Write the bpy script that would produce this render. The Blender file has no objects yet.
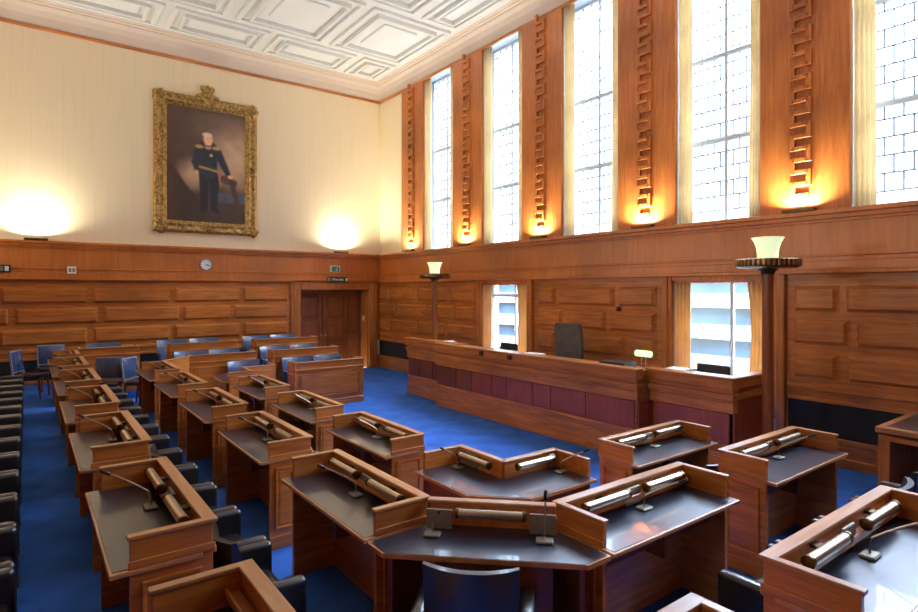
import bpy, bmesh, math, random
from mathutils import Vector, Matrix, noise
random.seed(7)
scn = bpy.context.scene
COL = scn.collection
PI = math.pi
WX, WY, ZC = 8.65, 15.55, 8.6          # window wall, portrait wall, ceiling
ZA, ZB = 0.286, 0.143                  # carpeted tiers
XL, YN = -3.0, -1.3                    # walls out of view

# ------------------------------------------------------------------ materials
def new_mat(name):
    m = bpy.data.materials.new(name); m.use_nodes = True
    nt = m.node_tree; b = nt.nodes['Principled BSDF']
    return m, nt, b
def ramp(nt, stops):
    r = nt.nodes.new('ShaderNodeValToRGB'); e = r.color_ramp.elements
    while len(e) < len(stops): e.new(0.5)
    for el, (p, c) in zip(e, stops): el.position = p; el.color = (*c, 1)
    return r
def plain(name, col, rough=.5, metal=0, spec=.5, coat=0, var=.0, scale=20, bump=0, bscale=80):
    m, nt, b = new_mat(name)
    b.inputs['Roughness'].default_value = rough; b.inputs['Metallic'].default_value = metal
    b.inputs['Specular IOR Level'].default_value = spec; b.inputs['Coat Weight'].default_value = coat
    tc = nt.nodes.new('ShaderNodeTexCoord')
    n = nt.nodes.new('ShaderNodeTexNoise'); n.inputs['Scale'].default_value = scale; n.inputs['Detail'].default_value = 5
    nt.links.new(tc.outputs['Object'], n.inputs['Vector'])
    r = ramp(nt, [(.3, tuple(c*(1-var) for c in col)), (.7, tuple(min(1, c*(1+var)) for c in col))])
    nt.links.new(n.outputs['Fac'], r.inputs['Fac']); nt.links.new(r.outputs['Color'], b.inputs['Base Color'])
    if bump:
        n2 = nt.nodes.new('ShaderNodeTexNoise'); n2.inputs['Scale'].default_value = bscale; n2.inputs['Detail'].default_value = 3
        nt.links.new(tc.outputs['Object'], n2.inputs['Vector'])
        bp = nt.nodes.new('ShaderNodeBump'); bp.inputs['Strength'].default_value = bump; bp.inputs['Distance'].default_value = .01
        nt.links.new(n2.outputs['Fac'], bp.inputs['Height']); nt.links.new(bp.outputs['Normal'], b.inputs['Normal'])
    return m
def wood(name, dark, light, axis, rough=.34, coat=.25, fine=1.0, patch=0.0):
    """polished veneer: long streaks along one axis"""
    m, nt, b = new_mat(name)
    b.inputs['Roughness'].default_value = rough; b.inputs['Coat Weight'].default_value = coat; b.inputs['Coat Roughness'].default_value = .22
    tc = nt.nodes.new('ShaderNodeTexCoord'); oi = nt.nodes.new('ShaderNodeObjectInfo')
    mul = nt.nodes.new('ShaderNodeMath'); mul.operation = 'MULTIPLY'; mul.inputs[1].default_value = 37.0
    nt.links.new(oi.outputs['Random'], mul.inputs[0])
    add = nt.nodes.new('ShaderNodeVectorMath'); add.operation = 'ADD'
    nt.links.new(tc.outputs['Object'], add.inputs[0]); nt.links.new(mul.outputs[0], add.inputs[1])
    mp = nt.nodes.new('ShaderNodeMapping'); s = [14.0*fine]*3; s[axis] = 1.1*fine
    mp.inputs['Scale'].default_value = s; nt.links.new(add.outputs[0], mp.inputs['Vector'])
    n = nt.nodes.new('ShaderNodeTexNoise'); n.inputs['Scale'].default_value = 1.5; n.inputs['Detail'].default_value = 7
    n.inputs['Roughness'].default_value = .62; n.inputs['Distortion'].default_value = .5
    nt.links.new(mp.outputs[0], n.inputs['Vector'])
    mid = tuple((a+c)/2 for a, c in zip(dark, light))
    r = ramp(nt, [(.22, dark), (.5, mid), (.80, light)]); nt.links.new(n.outputs['Fac'], r.inputs['Fac'])
    n3 = nt.nodes.new('ShaderNodeTexNoise'); n3.inputs['Scale'].default_value = .9; n3.inputs['Detail'].default_value = 2
    nt.links.new(add.outputs[0], n3.inputs['Vector'])
    r3 = ramp(nt, [(.3, (.74, .70, .66)), (.7, (1.18, 1.16, 1.12))]); nt.links.new(n3.outputs['Fac'], r3.inputs['Fac'])
    mx = nt.nodes.new('ShaderNodeMix'); mx.data_type = 'RGBA'; mx.blend_type = 'MULTIPLY'; mx.inputs[0].default_value = 1
    nt.links.new(r.outputs['Color'], mx.inputs[6]); nt.links.new(r3.outputs['Color'], mx.inputs[7])
    nt.links.new(mx.outputs[2], b.inputs['Base Color'])
    return m
WD, WL = (.29, .074, .012), (.76, .285, .058)
M = {}
for k, ax in (('x', 0), ('y', 1), ('z', 2)):
    M['wood_'+k] = wood('mahogany grain '+k, WD, WL, ax)
    M['pale_'+k] = wood('honey wood with cap light '+k, (.34, .13, .04), (.62, .30, .12), ax)  # paler than the mahogany: light falling on the cap rails painted in
    M['deep_'+k] = wood('deep mahogany '+k, (.12, .026, .008), (.26, .075, .022), ax)
M['soft'] = wood('figured frieze veneer', (.46, .135, .026), (.68, .24, .055), 2, fine=.6)
M['door'] = wood('door veneer', (.20, .045, .010), (.42, .135, .032), 2)
M['rose'] = wood('rosewood veneer', (.22, .036, .016), (.44, .095, .038), 2, rough=.38, coat=.2)
M['pil'] = wood('pilaster veneer', (.36, .090, .016), (.68, .23, .050), 2)
M['leather_top'] = plain('writing leather', (.008, .016, .036), rough=.30, spec=1.0, coat=.5, var=.2, bump=.05, bscale=160)
M['black'] = plain('black leather', (.007, .008, .011), rough=.32, spec=.7, coat=.35, var=.2, scale=8, bump=.06, bscale=120)
M['blue'] = plain('blue leather', (.022, .060, .15), rough=.26, spec=.8, coat=.4, var=.2, scale=8, bump=.06, bscale=120)
M['grey'] = plain('grey green leather', (.12, .13, .115), rough=.4, spec=.5, var=.2, scale=6)
M['carpet'] = plain('blue carpet', (.050, .165, .60), rough=.95, spec=.1, var=.22, scale=3, bump=.3, bscale=260)
M['plaster'] = plain('cream wall covering', (.82, .685, .46), rough=.85, spec=.2, var=.02, scale=3)
M['ceil'] = plain('ceiling plaster', (.72, .72, .70), rough=.85, spec=.2, var=.015, scale=2)
M['cove'] = plain('cove plaster', (.70, .58, .49), rough=.8, spec=.2, var=.03, scale=2)  # pinkish base carries shade and orange light reflected off the woodwork
M['brass'] = plain('brass', (.58, .42, .22), rough=.3, metal=1, var=.15, scale=9)
M['steel'] = plain('satin nickel brass', (.56, .48, .37), rough=.30, metal=1, var=.05, scale=6)
M['bronze'] = plain('dark bronze', (.13, .08, .035), rough=.35, metal=1, var=.3, scale=12)
M['plate'] = plain('speaker plate', (.30, .27, .22), rough=.5, metal=.5, var=.1, scale=60)
M['oldbrass'] = plain('old brass', (.30, .20, .085), rough=.35, metal=1, var=.3, scale=9)
M['dark'] = plain('black plastic', (.012, .012, .013), rough=.45, var=.1)
M['blackgrille'] = plain('black grille', (.006, .007, .007), rough=.6, var=.3, scale=6)
M['curtain'] = plain('cream curtain', (.88, .76, .54), rough=.9, spec=.1, var=.06, scale=5)
M['goldcurtain'] = plain('golden curtain', (.86, .62, .32), rough=.9, spec=.1, var=.06, scale=5)
M['gold'] = plain('carved gilt', (.40, .25, .085), rough=.42, metal=.8, var=.6, scale=17, bump=1.0, bscale=22)
M['winframe'] = plain('white window paint', (.62, .68, .74), rough=.5, var=.04)
M['lead'] = plain('leading', (.26, .30, .35), rough=.6, var=.1)
M['reveal'] = plain('daylight tinted reveal', (.62, .70, .80), rough=.7, var=.03)  # white paint with the bluish daylight put into its colour
M['white'] = plain('white plastic', (.85, .85, .83), rough=.4, var=.02)
M['paper'] = plain('paper', (.86, .87, .88), rough=.8, var=.03)
M['green'] = plain('exit sign green', (.01, .22, .09), rough=.4, var=.05)
M['greendark'] = plain('dark green sign', (.015, .10, .055), rough=.4, var=.05)
M['concrete'] = plain('pale facade', (.21, .23, .25), rough=.8, var=.05, scale=.6)
M['bluewin'] = plain('blue glazing', (.03, .055, .09), rough=.3, var=.4, scale=.8)
def translucent(m, k):
    nt = m.node_tree; b = nt.nodes['Principled BSDF']; o = nt.nodes['Material Output']
    t = nt.nodes.new('ShaderNodeBsdfTranslucent'); mx = nt.nodes.new('ShaderNodeMixShader'); mx.inputs[0].default_value = k
    nt.links.new(b.inputs['Base Color'].links[0].from_socket, t.inputs[0])
    nt.links.new(b.outputs[0], mx.inputs[1]); nt.links.new(t.outputs[0], mx.inputs[2]); nt.links.new(mx.outputs[0], o.inputs[0])
translucent(M['curtain'], .6); translucent(M['goldcurtain'], .3)
# the wall covering has thin vertical seams
def seams(m):
    nt = m.node_tree; b = nt.nodes['Principled BSDF']; tc = nt.nodes.new('ShaderNodeTexCoord')
    mp = nt.nodes.new('ShaderNodeMapping'); mp.inputs['Scale'].default_value = (9, 9, .25); nt.links.new(tc.outputs['Object'], mp.inputs[0])
    n = nt.nodes.new('ShaderNodeTexNoise'); n.inputs['Scale'].default_value = 2.2; n.inputs['Detail'].default_value = 3
    nt.links.new(mp.outputs[0], n.inputs['Vector'])
    r = ramp(nt, [(.32, (.83, .69, .47)), (.46, (.86, .72, .49)), (.7, (.87, .735, .505))]); nt.links.new(n.outputs['Fac'], r.inputs[0])
    nt.links.new(r.outputs[0], b.inputs['Base Color'])
seams(M['plaster'])
def glass_mat():
    m = bpy.data.materials.new('window glass'); m.use_nodes = True; nt = m.node_tree; nt.nodes.clear()
    o = nt.nodes.new('ShaderNodeOutputMaterial'); t = nt.nodes.new('ShaderNodeBsdfTransparent'); g = nt.nodes.new('ShaderNodeBsdfGlossy')
    t.inputs[0].default_value = (.93, .97, 1, 1); g.inputs['Roughness'].default_value = .03
    mx = nt.nodes.new('ShaderNodeMixShader'); lw = nt.nodes.new('ShaderNodeLayerWeight'); lw.inputs[0].default_value = .2
    mul = nt.nodes.new('ShaderNodeMath'); mul.operation = 'MULTIPLY'; mul.inputs[1].default_value = .5
    nt.links.new(lw.outputs['Fresnel'], mul.inputs[0]); nt.links.new(mul.outputs[0], mx.inputs[0])
    nt.links.new(t.outputs[0], mx.inputs[1]); nt.links.new(g.outputs[0], mx.inputs[2]); nt.links.new(mx.outputs[0], o.inputs[0])
    return m
M['glass'] = glass_mat()
def glow(name, col, strength):
    m, nt, b = new_mat(name); b.inputs['Base Color'].default_value = (*col, 1)
    n = nt.nodes.new('ShaderNodeTexNoise'); n.inputs['Scale'].default_value = 3
    r = ramp(nt, [(.3, tuple(c*.97 for c in col)), (.7, col)]); nt.links.new(n.outputs['Fac'], r.inputs[0])
    nt.links.new(r.outputs[0], b.inputs['Emission Color']); b.inputs['Emission Strength'].default_value = strength
    return m
M['shade'] = glow('lit opal glass', (.78, .90, .55), .72)
M['bankers'] = glow('lit green glass', (.50, 1.0, .42), 1.3)

# ------------------------------------------------------------------ mesh helpers
class MB:
    def __init__(s): s.bm = bmesh.new()
    def box(s, x0, x1, y0, y1, z0, z1, b=0, seg=1, mat=None):
        mtx = Matrix.Translation(((x0+x1)/2, (y0+y1)/2, (z0+z1)/2)) @ Matrix.Diagonal((abs(x1-x0), abs(y1-y0), abs(z1-z0), 1))
        if mat: mtx = mat @ mtx
        vs = bmesh.ops.create_cube(s.bm, size=1, matrix=mtx)['verts']
        if b:
            ed = list({e for v in vs for e in v.link_edges})
            bmesh.ops.bevel(s.bm, geom=ed, offset=b, segments=seg, profile=.5, affect='EDGES', clamp_overlap=True)
        return s
    def obox(s, p, q, t, z0, z1, b=0, ext=0):
        """upright slab along p-q, t thick about that line"""
        p, q = Vector(p), Vector(q); d = q-p; L = d.length
        mtx = Matrix.Translation((*p, 0)) @ Matrix.Rotation(math.atan2(d.y, d.x), 4, 'Z')
        return s.box(-ext, L+ext, -t/2, t/2, z0, z1, b, mat=mtx)
    def prism(s, pts, z0, z1):
        lo = [s.bm.verts.new((x, y, z0)) for x, y in pts]; hi = [s.bm.verts.new((x, y, z1)) for x, y in pts]
        n = len(pts)
        s.bm.faces.new(hi); s.bm.faces.new(lo[::-1])
        for i in range(n): s.bm.faces.new((lo[i], lo[(i+1) % n], hi[(i+1) % n], hi[i]))
        return s
    def tube(s, pts, r, n=8, caps=True):
        pts = [Vector(p) for p in pts]; rings = []
        for i, p in enumerate(pts):
            d = (pts[min(i+1, len(pts)-1)]-pts[max(i-1, 0)]).normalized()
            up = Vector((0, 0, 1)) if abs(d.z) < .9 else Vector((1, 0, 0))
            a = d.cross(up).normalized(); c = a.cross(d)
            rr = r[i] if isinstance(r, (list, tuple)) else r
            rings.append([s.bm.verts.new(p+(a*math.cos(2*PI*k/n)+c*math.sin(2*PI*k/n))*rr) for k in range(n)])
        for A, B in zip(rings, rings[1:]):
            for k in range(n): s.bm.faces.new((A[k], A[(k+1) % n], B[(k+1) % n], B[k]))
        if caps: s.bm.faces.new(rings[0][::-1]); s.bm.faces.new(rings[-1])
        return s
    def lathe(s, prof, n=24, c=(0, 0, 0)):
        rings = []
        for r, z in prof:
            rings.append([s.bm.verts.new((c[0]+r*math.cos(2*PI*k/n), c[1]+r*math.sin(2*PI*k/n), c[2]+z)) for k in range(n)])
        for A, B in zip(rings, rings[1:]):
            for k in range(n): s.bm.faces.new((A[k], A[(k+1) % n], B[(k+1) % n], B[k]))
        if prof[0][0] > 1e-4: s.bm.faces.new(rings[0][::-1])
        if prof[-1][0] > 1e-4: s.bm.faces.new(rings[-1])
        return s
    def raised(s, f, u0, u1, z0, z1, h=.03, inset=.035, lip=.008):
        """a fielded panel; f(u, z, depth) gives the point"""
        o = [(u0, z0), (u1, z0), (u1, z1), (u0, z1)]
        def ring(e, d): return [s.bm.verts.new(f(*q, d)) for q in ((u0+e, z0+e), (u1-e, z0+e), (u1-e, z1-e), (u0+e, z1-e))]
        R = [ring(0, 0), ring(0, lip), ring(.012, lip), ring(.012+inset, h), ] if h > .04 else [ring(0, 0), ring(0, lip+.018), ring(.014, lip+.018), ring(.02, .004), ring(.02+inset, h)]
        for A, B in zip(R, R[1:]):
            for k in range(4): s.bm.faces.new((A[k], A[(k+1) % 4], B[(k+1) % 4], B[k]))
        s.bm.faces.new(R[-1])
        return s
    def build(s, name, mat, parent=None, smooth=False, loc=None):
        bmesh.ops.remove_doubles(s.bm, verts=s.bm.verts, dist=1e-6)
        bmesh.ops.recalc_face_normals(s.bm, faces=s.bm.faces)
        me = bpy.data.meshes.new(name); s.bm.to_mesh(me); s.bm.free()
        me.materials.append(M[mat] if isinstance(mat, str) else mat)
        if smooth:
            for p in me.polygons: p.use_smooth = True
            me.set_sharp_from_angle(angle=math.radians(38))
        o = bpy.data.objects.new(name, me); COL.objects.link(o)
        if parent: o.parent = parent
        if loc: o.location = loc
        return o
def empty(name, loc=(0, 0, 0), rz=0):
    o = bpy.data.objects.new(name, None); COL.objects.link(o); o.location = loc; o.rotation_euler = (0, 0, rz); o.empty_display_size = .1
    return o
def tag(o, label, cat, group=None):
    o['label'] = label; o['category'] = cat; o['kind'] = 'thing'
    if group: o['group'] = group
    elif 'group' in o: del o['group']
    return o
def structure(o): o['kind'] = 'structure'; return o
def kids(o): return [c for c in KIDS.get(o.name, [])]
KIDS = {}
def children_of(o): return list(o.children)
def copy_tree(o, parent=None):
    c = o.copy(); COL.objects.link(c)
    if parent: c.parent = parent
    for ch in children_of(o): copy_tree(ch, c)
    return c
ORD = ['first', 'second', 'third', 'fourth', 'fifth', 'sixth', 'seventh', 'eighth', 'ninth', 'tenth', 'eleventh', 'twelfth', 'thirteenth', 'fourteenth', 'fifteenth', 'sixteenth']

# ------------------------------------------------------------------ shell
structure(MB().box(XL, WX, YN, WY, -.12, 0).build('floor', 'carpet'))
structure(MB().prism([(XL, YN), (6, YN), (6, 2.45), (2.55, 2.45), (2.03, 2.97), (2.03, 11.65), (2.55, 12.17), (6, 12.17), (6, WY), (XL, WY)], 0, ZB).build('floor_middle_tier', 'carpet'))
structure(MB().prism([(XL, YN), (6, YN), (6, 1.22), (.78, 1.22), (.78, 13.4), (6, 13.4), (6, WY), (XL, WY)], ZB, ZA).build('floor_upper_tier', 'carpet'))
structure(MB().box(7.25, WX, 3.62, 11.35, 0, .3).build('floor_platform', 'carpet'))
# portrait wall with the door recess (x 6.11-8.24, up to 2.36)
b = MB()
b.box(XL-.3, 6.11, WY, WY+.3, -.12, ZC+.1); b.box(8.24, WX+.5, WY, WY+.3, -.12, ZC+.1); b.box(6.11, 8.24, WY, WY+.3, 2.36, ZC+.1)
b.box(6.11, 8.24, WY+.55, WY+.6, -.12, 2.5)
structure(b.build('wall_back', 'plaster'))
structure(MB().box(XL-.3, XL, YN, WY, -.12, ZC+.1).build('wall_side', 'wood_z'))
structure(MB().box(XL-.3, WX+.5, YN-.3, YN, -.12, ZC+.1).build('wall_near', 'deep_z'))
# window wall
CW = [12.41-2.54*k for k in range(5)] + [12.41-2.54*5]
HW = .69
b = MB()
LO = [(9.02, 10.58), (3.92, 5.54)]
edges = [YN, 3.92, 5.54, 9.02, 10.58, WY+.3]
b.box(WX, WX+.5, YN, WY+.3, -.12, .55)
for y0, y1 in ((YN, 3.92), (5.54, 9.02), (10.58, WY+.3)): b.box(WX, WX+.5, y0, y1, .55, 2.56)
b.box(WX, WX+.5, YN, WY+.3, 2.56, 3.42)
ys = [WY+.3] + [v for c in CW for v in (c+HW, c-HW)] + [YN]
for i in range(0, len(ys), 2):
    if ys[i] > ys[i+1]: b.box(WX, WX+.5, ys[i+1], ys[i], 3.42, 8.06)
b.box(WX, WX+.5, YN, WY+.3, 8.06, ZC+.1)
structure(b.build('wall_window', 'plaster'))

# ceiling with moulded coffers
b = MB(); b.box(XL-.3, WX+.5, YN-.3, WY+.3, ZC, ZC+.15)
def ring(b, x0, x1, y0, y1, w, h, z=ZC):
    for a in ((x0, x1, y0, y0+w), (x0, x1, y1-w, y1), (x0, x0+w, y0+w, y1-w), (x1-w, x1, y0+w, y1-w)):
        b.box(a[0], a[1], a[2], a[3], z-h, z+.01, .012)
def coffer(b, x0, x1, y0, y1):
    ring(b, x0+.10, x1-.10, y0+.10, y1-.10, .10, .07)
    e = .34
    if min(x1-x0, y1-y0) < 1.35: e = .30
    ring(b, x0+e, x1-e, y0+e, y1-e, .07, .10)
    e2 = e+.34 if min(x1-x0, y1-y0) > 2 else e+.16
    if min(x1-x0, y1-y0)-2*e2 > .12:
        b.box(x0+e2, x1-e2, y0+e2, y1-e2, ZC-.045, ZC+.01, .02)
ysr = [15.2, 13.75, 11.15, 8.55, 5.95, 3.35, .75, -1.2]
for j in range(len(ysr)-1):
    xs = [8.3]
    x = 7.12 if j % 2 == 0 else 6.03
    while x > XL: xs.append(x); x -= 2.31
    for a, c in zip(xs[1:], xs): coffer(b, a, c, ysr[j+1], ysr[j])
structure(b.build('ceiling', 'ceil'))
def cove(u0, u1, f, name):
    """cornice swept along the wall: profile (out, z)"""
    prof = [(0, 8.10), (.025, 8.12), (.03, 8.16), (.05, 8.30), (.10, 8.42), (.17, 8.50), (.17, 8.53), (.22, 8.545), (.22, 8.57), (.27, 8.585), (.27, 8.61), (0, 8.61)]
    b = MB(); A = [b.bm.verts.new(f(u0, o, z)) for o, z in prof]; B = [b.bm.verts.new(f(u1, o, z)) for o, z in prof]
    for i in range(len(prof)-1): b.bm.faces.new((A[i], A[i+1], B[i+1], B[i]))
    return structure(b.build(name, 'cove'))
cove(XL, WX, lambda u, o, z: (u, WY-o, z), 'trim_1'); cove(YN, WY, lambda u, o, z: (WX-o, u, z), 'trim_2')
cove(XL, WX, lambda u, o, z: (u, YN+o, z), 'trim_3'); cove(YN, WY, lambda u, o, z: (XL+o, u, z), 'trim_4')
b = MB(); b.box(XL, WX, WY-.035, WY, 8.03, 8.10, .008); structure(b.build('trim_5', 'wood_x'))
b = MB(); b.box(WX-.045, WX, YN, WY, 8.03, 8.10, .008); structure(b.build('trim_6', 'wood_y'))

# ---- dado panelling
fB = lambda u, z, d: (u, WY-.03-d, z)
fW = lambda u, z, d: (WX-.03-d, u, z)
ROWS = [(2.07, 2.39), (1.62, 1.94), (1.16, 1.48)]
def frieze(f, u0, u1, name, mat):
    b = MB()
    def slab(z0, z1, d, bev=.006):
        p, q = f(u0, z0, -.03), f(u1, z1, d)
        b.box(min(p[0], q[0]), max(p[0], q[0]), min(p[1], q[1]), max(p[1], q[1]), z0, z1, bev)
    slab(2.56, 3.42, 0); slab(3.36, 3.42, .13); slab(3.30, 3.36, .07); slab(3.26, 3.30, .03)
    slab(2.80, 2.83, .045); slab(2.74, 2.80, .025); slab(2.62, 2.74, .06); slab(2.57, 2.62, .10)
    return structure(b.build(name, mat))
frieze(lambda u, z, d: (u, YN+.03+d, z), XL, WX, 'trim_30', 'wood_x'); frieze(lambda u, z, d: (XL+.03+d, u, z), YN, WY, 'trim_31', 'wood_y')
frieze(fB, XL, WX, 'trim_7', 'soft'); frieze(fW, YN, WY, 'trim_8', 'soft')
def panelling(f, segs, name, mat):
    b = MB()
    for s0, s1, rows, low in segs:
        p, q = f(s0, 0, -.03), f(s1, 2.56, 0)
        b.box(min(p[0], q[0]), max(p[0], q[0]), min(p[1], q[1]), max(p[1], q[1]), 0.82, 2.56)
        b.box(min(p[0], q[0]), max(p[0], q[0]), min(p[1], q[1]), max(p[1], q[1]), 0, .37)
        for z0, z1, d in ((.98, 1.06, .035), (.82, .87, .02), (.30, .37, .02), (0, .12, .02)):
            q = f(s1, 0, d); b.box(min(p[0], q[0]), max(p[0], q[0]), min(p[1], q[1]), max(p[1], q[1]), z0, z1, .006)
        for (z0, z1), cuts in zip(ROWS, rows):
            for u0, u1 in cuts: b.raised(f, u0-.025, u1+.025, z0-.025, z1+.02, h=.065, inset=.045, lip=.014)
    return structure(b.build(name, mat))
def cuts(a, bnd, first, step, gap=.15):
    out = []; u = a; n = first
    while u < bnd-.1:
        v = min(u+n, bnd); out.append((u, v)); u = v+gap; n = step
    return out
def back_rows(a, e):
    return [cuts(a, e, .40+1.0, 1.52), cuts(a, e, .75, 1.50), cuts(a, e, 1.4, 1.52)]
r1 = [[(-2.09, -.58), (-.43, 1.07), (1.22, 2.76), (2.92, 4.43), (4.58, 5.72)], [(-1.85, -.34), (-.19, 1.28), (1.44, 2.98), (3.12, 4.19), (4.33, 5.72)], [(-2.09, -.60), (-.45, 1.07), (1.23, 2.76), (2.92, 4.43), (4.58, 5.72)]]
panelling(fB, [(XL, 5.82, r1, 0), (8.51, WX, [[], [], []], 0)], 'trim_9', 'wood_x')
segN = [[(14.95, 15.45), (13.42, 14.80), (11.92, 13.27), (10.85, 11.77)], [(14.55, 15.45), (12.95, 14.40), (11.70, 12.80), (10.85, 11.55)], [(14.95, 15.45), (13.42, 14.80), (12.05, 13.27), (10.85, 11.90)]]
segM = [[(8.22, 8.66), (6.75, 8.07), (5.87, 6.60)], [(8.02, 8.66), (6.95, 7.87), (5.87, 6.80)], [(8.22, 8.66), (6.55, 8.07), (5.87, 6.40)]]
segF = [[(3.10, 3.61), (1.30, 2.97), (-1.0, 1.15)], [(2.97, 3.61), (1.30, 2.85), (-1.0, 1.15)], [(3.10, 3.61), (1.0, 2.95), (-1.0, .85)]]
panelling(fW, [(10.68, WY, segN, 0), (5.74, 8.86, segM, 0), (YN, 3.72, segF, 0)], 'trim_10', 'wood_y')
b = MB(); b.box(WX-.02, WX, 10.68, WY, .37, .82); b.box(WX-.02, WX, 5.74, 8.86, .37, .82); b.box(WX-.02, WX, YN, 3.72, .37, .82); b.box(XL, 5.82, WY-.02, WY, .37, .82)
structure(b.build('trim_11', 'blackgrille'))
# window casings of the two low windows
for n, (y0, y1) in enumerate(LO):
    b = MB()
    b.box(WX-.07, WX+.02, y1, y1+.13, .5, 2.57, .01); b.box(WX-.07, WX+.02, y0-.13, y0, .5, 2.57, .01)
    b.box(WX-.10, WX+.02, y1+.06, y1+.16, .0, 2.57, .01); b.box(WX-.10, WX+.02, y0-.18, y0-.06, .0, 2.57, .01)
    b.box(WX-.06, WX+.02, y0, y1, 2.50, 2.57, .01); b.box(WX-.08, WX+.3, y0, y1, .5, .56, .01)
    b.box(WX, WX+.16, y0, y1, 2.46, 2.56, .005)
    structure(b.build('trim_%d' % (12+n), 'wood_z'))
# door casing
b = MB()
b.box(5.82, 6.11, WY-.09, WY+.05, 0, 2.60, .012); b.box(5.90, 6.04, WY-.11, WY, 0, 2.60, .012); b.box(8.24, 8.51, WY-.09, WY+.05, 0, 2.60, .012); b.box(8.31, 8.44, WY-.11, WY, 0, 2.60, .012)
b.box(6.11, 8.24, WY-.09, WY+.05, 2.36, 2.60, .012); b.box(5.82, 8.51, WY-.13, WY, 2.54, 2.62, .012)
b.box(6.11, 6.14, WY, WY+.55, 0, 2.36); b.box(8.21, 8.24, WY, WY+.55, 0, 2.36); b.box(6.11, 8.24, WY, WY+.55, 2.34, 2.36)
structure(b.build('trim_14', 'wood_z'))
# door: two panelled leaves and a fixed side panel
D = structure(empty('door_1', (0, 0, 0)))
fD = lambda u, z, d: (u, WY+.43-d, z)
for u0, u1 in ((6.15, 6.95), (6.97, 7.77)):
    b = MB(); b.box(u0, u1, WY+.43, WY+.48, 0, 2.30)
    for z0, z1 in ((.18, .78), (.88, 1.42), (1.52, 2.18)): b.raised(fD, u0+.12, u1-.12, z0, z1, h=.02)
    lf = b.build('door_leaf', 'door', D)
    k = MB(); kx = u1-.06 if u0 < 6.5 else u0+.06
    k.tube([(kx, WY+.42, 1.02), (kx, WY+.36, 1.02)], .015); k.tube([(kx, WY+.36, 1.02), (kx, WY+.34, 1.02)], .035, 10)
    k.build('door_knob', 'brass', lf, True)
b = MB(); b.box(7.79, 8.21, WY+.43, WY+.48, 0, 2.30)
for z0, z1 in ((.18, 1.0), (1.1, 2.18)): b.raised(fD, 7.86, 8.14, z0, z1, h=.02)
b.build('side_panel', 'door', D)

# pilasters with a meander carved down the middle
def pilaster(n, c, y0, y1):
    b = MB(); b.box(WX-.05, WX+.02, y0, y1, 3.42, 8.04, .008)
    b.box(WX-.06, WX, c-.16, c-.145, 3.55, 8.04); b.box(WX-.06, WX, c+.145, c+.16, 3.55, 8.04)
    h, w, t = .165, .105, .062
    z = 3.62; side = 1; pth = []
    def bar(a0, a1, z0, z1): b.box(WX-.105, WX-.045, a0, a1, z0, z1, .006)
    while z < 7.95:
        bar(c-w, c+w, z, z+t)
        bar(c+side*w-t/2, c+side*w+t/2, z, z+h+t)
        z += h; side = -side
    structure(b.build('trim_%d' % n, 'pil'))
KC = [13.68, 11.14, 8.60, 6.06, 3.53, 0.98]
bounds = [(CW[0]+HW, 14.21)] + [(CW[i+1]+HW, CW[i]-HW) for i in range(5)]
for i, (kc, (y0, y1)) in enumerate(zip(KC, bounds)): pilaster(20+i, kc, y0, y1)

# ------------------------------------------------------------------ windows
def window(n, y0, y1, z0, z1, x, cols, zs, lead):
    W = structure(empty('window_%d' % n, (0, 0, 0)))
    b = MB(); t = .055
    b.box(x, x+.07, y0, y0+t, z0, z1, .005); b.box(x, x+.07, y1-t, y1, z0, z1, .005)
    b.box(x, x+.07, y0, y1, z0, z0+t, .005); b.box(x, x+.07, y0, y1, z1-t, z1, .005)
    for c in cols: b.box(x+.005, x+.065, c-.025, c+.025, z0+t, z1-t, .005)
    for z in zs: b.box(x+.0, x+.07, y0+t, y1-t, z-.035, z+.035, .005)
    b.build('window_frame', 'winframe', W)
    if not lead:
        k = MB(); k.box(x-.03, x, cols[0]-.012, cols[0]+.012, 1.42, 1.56, .004); k.box(x-.05, x-.025, cols[0]-.012, cols[0]+.012, 1.40, 1.47, .004); k.build('window_handle', 'plate', W)
    g = MB(); g.box(x+.03, x+.036, y0+t, y1-t, z0+t, z1-t); g.build('window_pane', 'glass', W)
    if lead:
        b = MB(); w = .018; ch = .235; r = 0; z = z0+t+.16
        edges_y = [y0+t]+list(cols)+[y1-t]
        b2 = []
        while z < z1-t:
            b.box(x+.024, x+.042, y0+t, y1-t, z-w/2, z+w/2)
            zz = min(z+ch, z1-t)
            for a, e in zip(edges_y, edges_y[1:]):
                L = e-a; k = 3
                for i in range(1, k+1):
                    yy = a+L*(i-(.5 if r % 2 else .0))/k
                    if a+.02 < yy < e-.02: b.box(x+.024, x+.042, yy-w/2, yy+w/2, z, zz)
            z += ch; r += 1
        b.build('leaded_lattice', 'lead', W)
    b = MB()
    b.box(WX+.02, x+.01, y1-.004, y1+.012, z0, z1); b.box(WX+.02, x+.01, y0-.012, y0+.004, z0, z1); b.box(WX+.02, x+.01, y0, y1, z0-.012, z0+.004); b.box(WX+.02, x+.01, y0, y1, z1-.004, z1+.012)
    b.build('window_reveal', 'reveal', W)
for i, c in enumerate(CW):
    window(i+1, c-HW, c+HW, 3.42, 8.06, 8.93, [c], [4.77, 6.13], True)
window(8, 3.92, 5.54, .55, 2.56, 8.93, [4.70], [], False)
window(7, 9.02, 10.58, .55, 2.56, 8.93, [9.76], [2.22], False)
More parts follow.
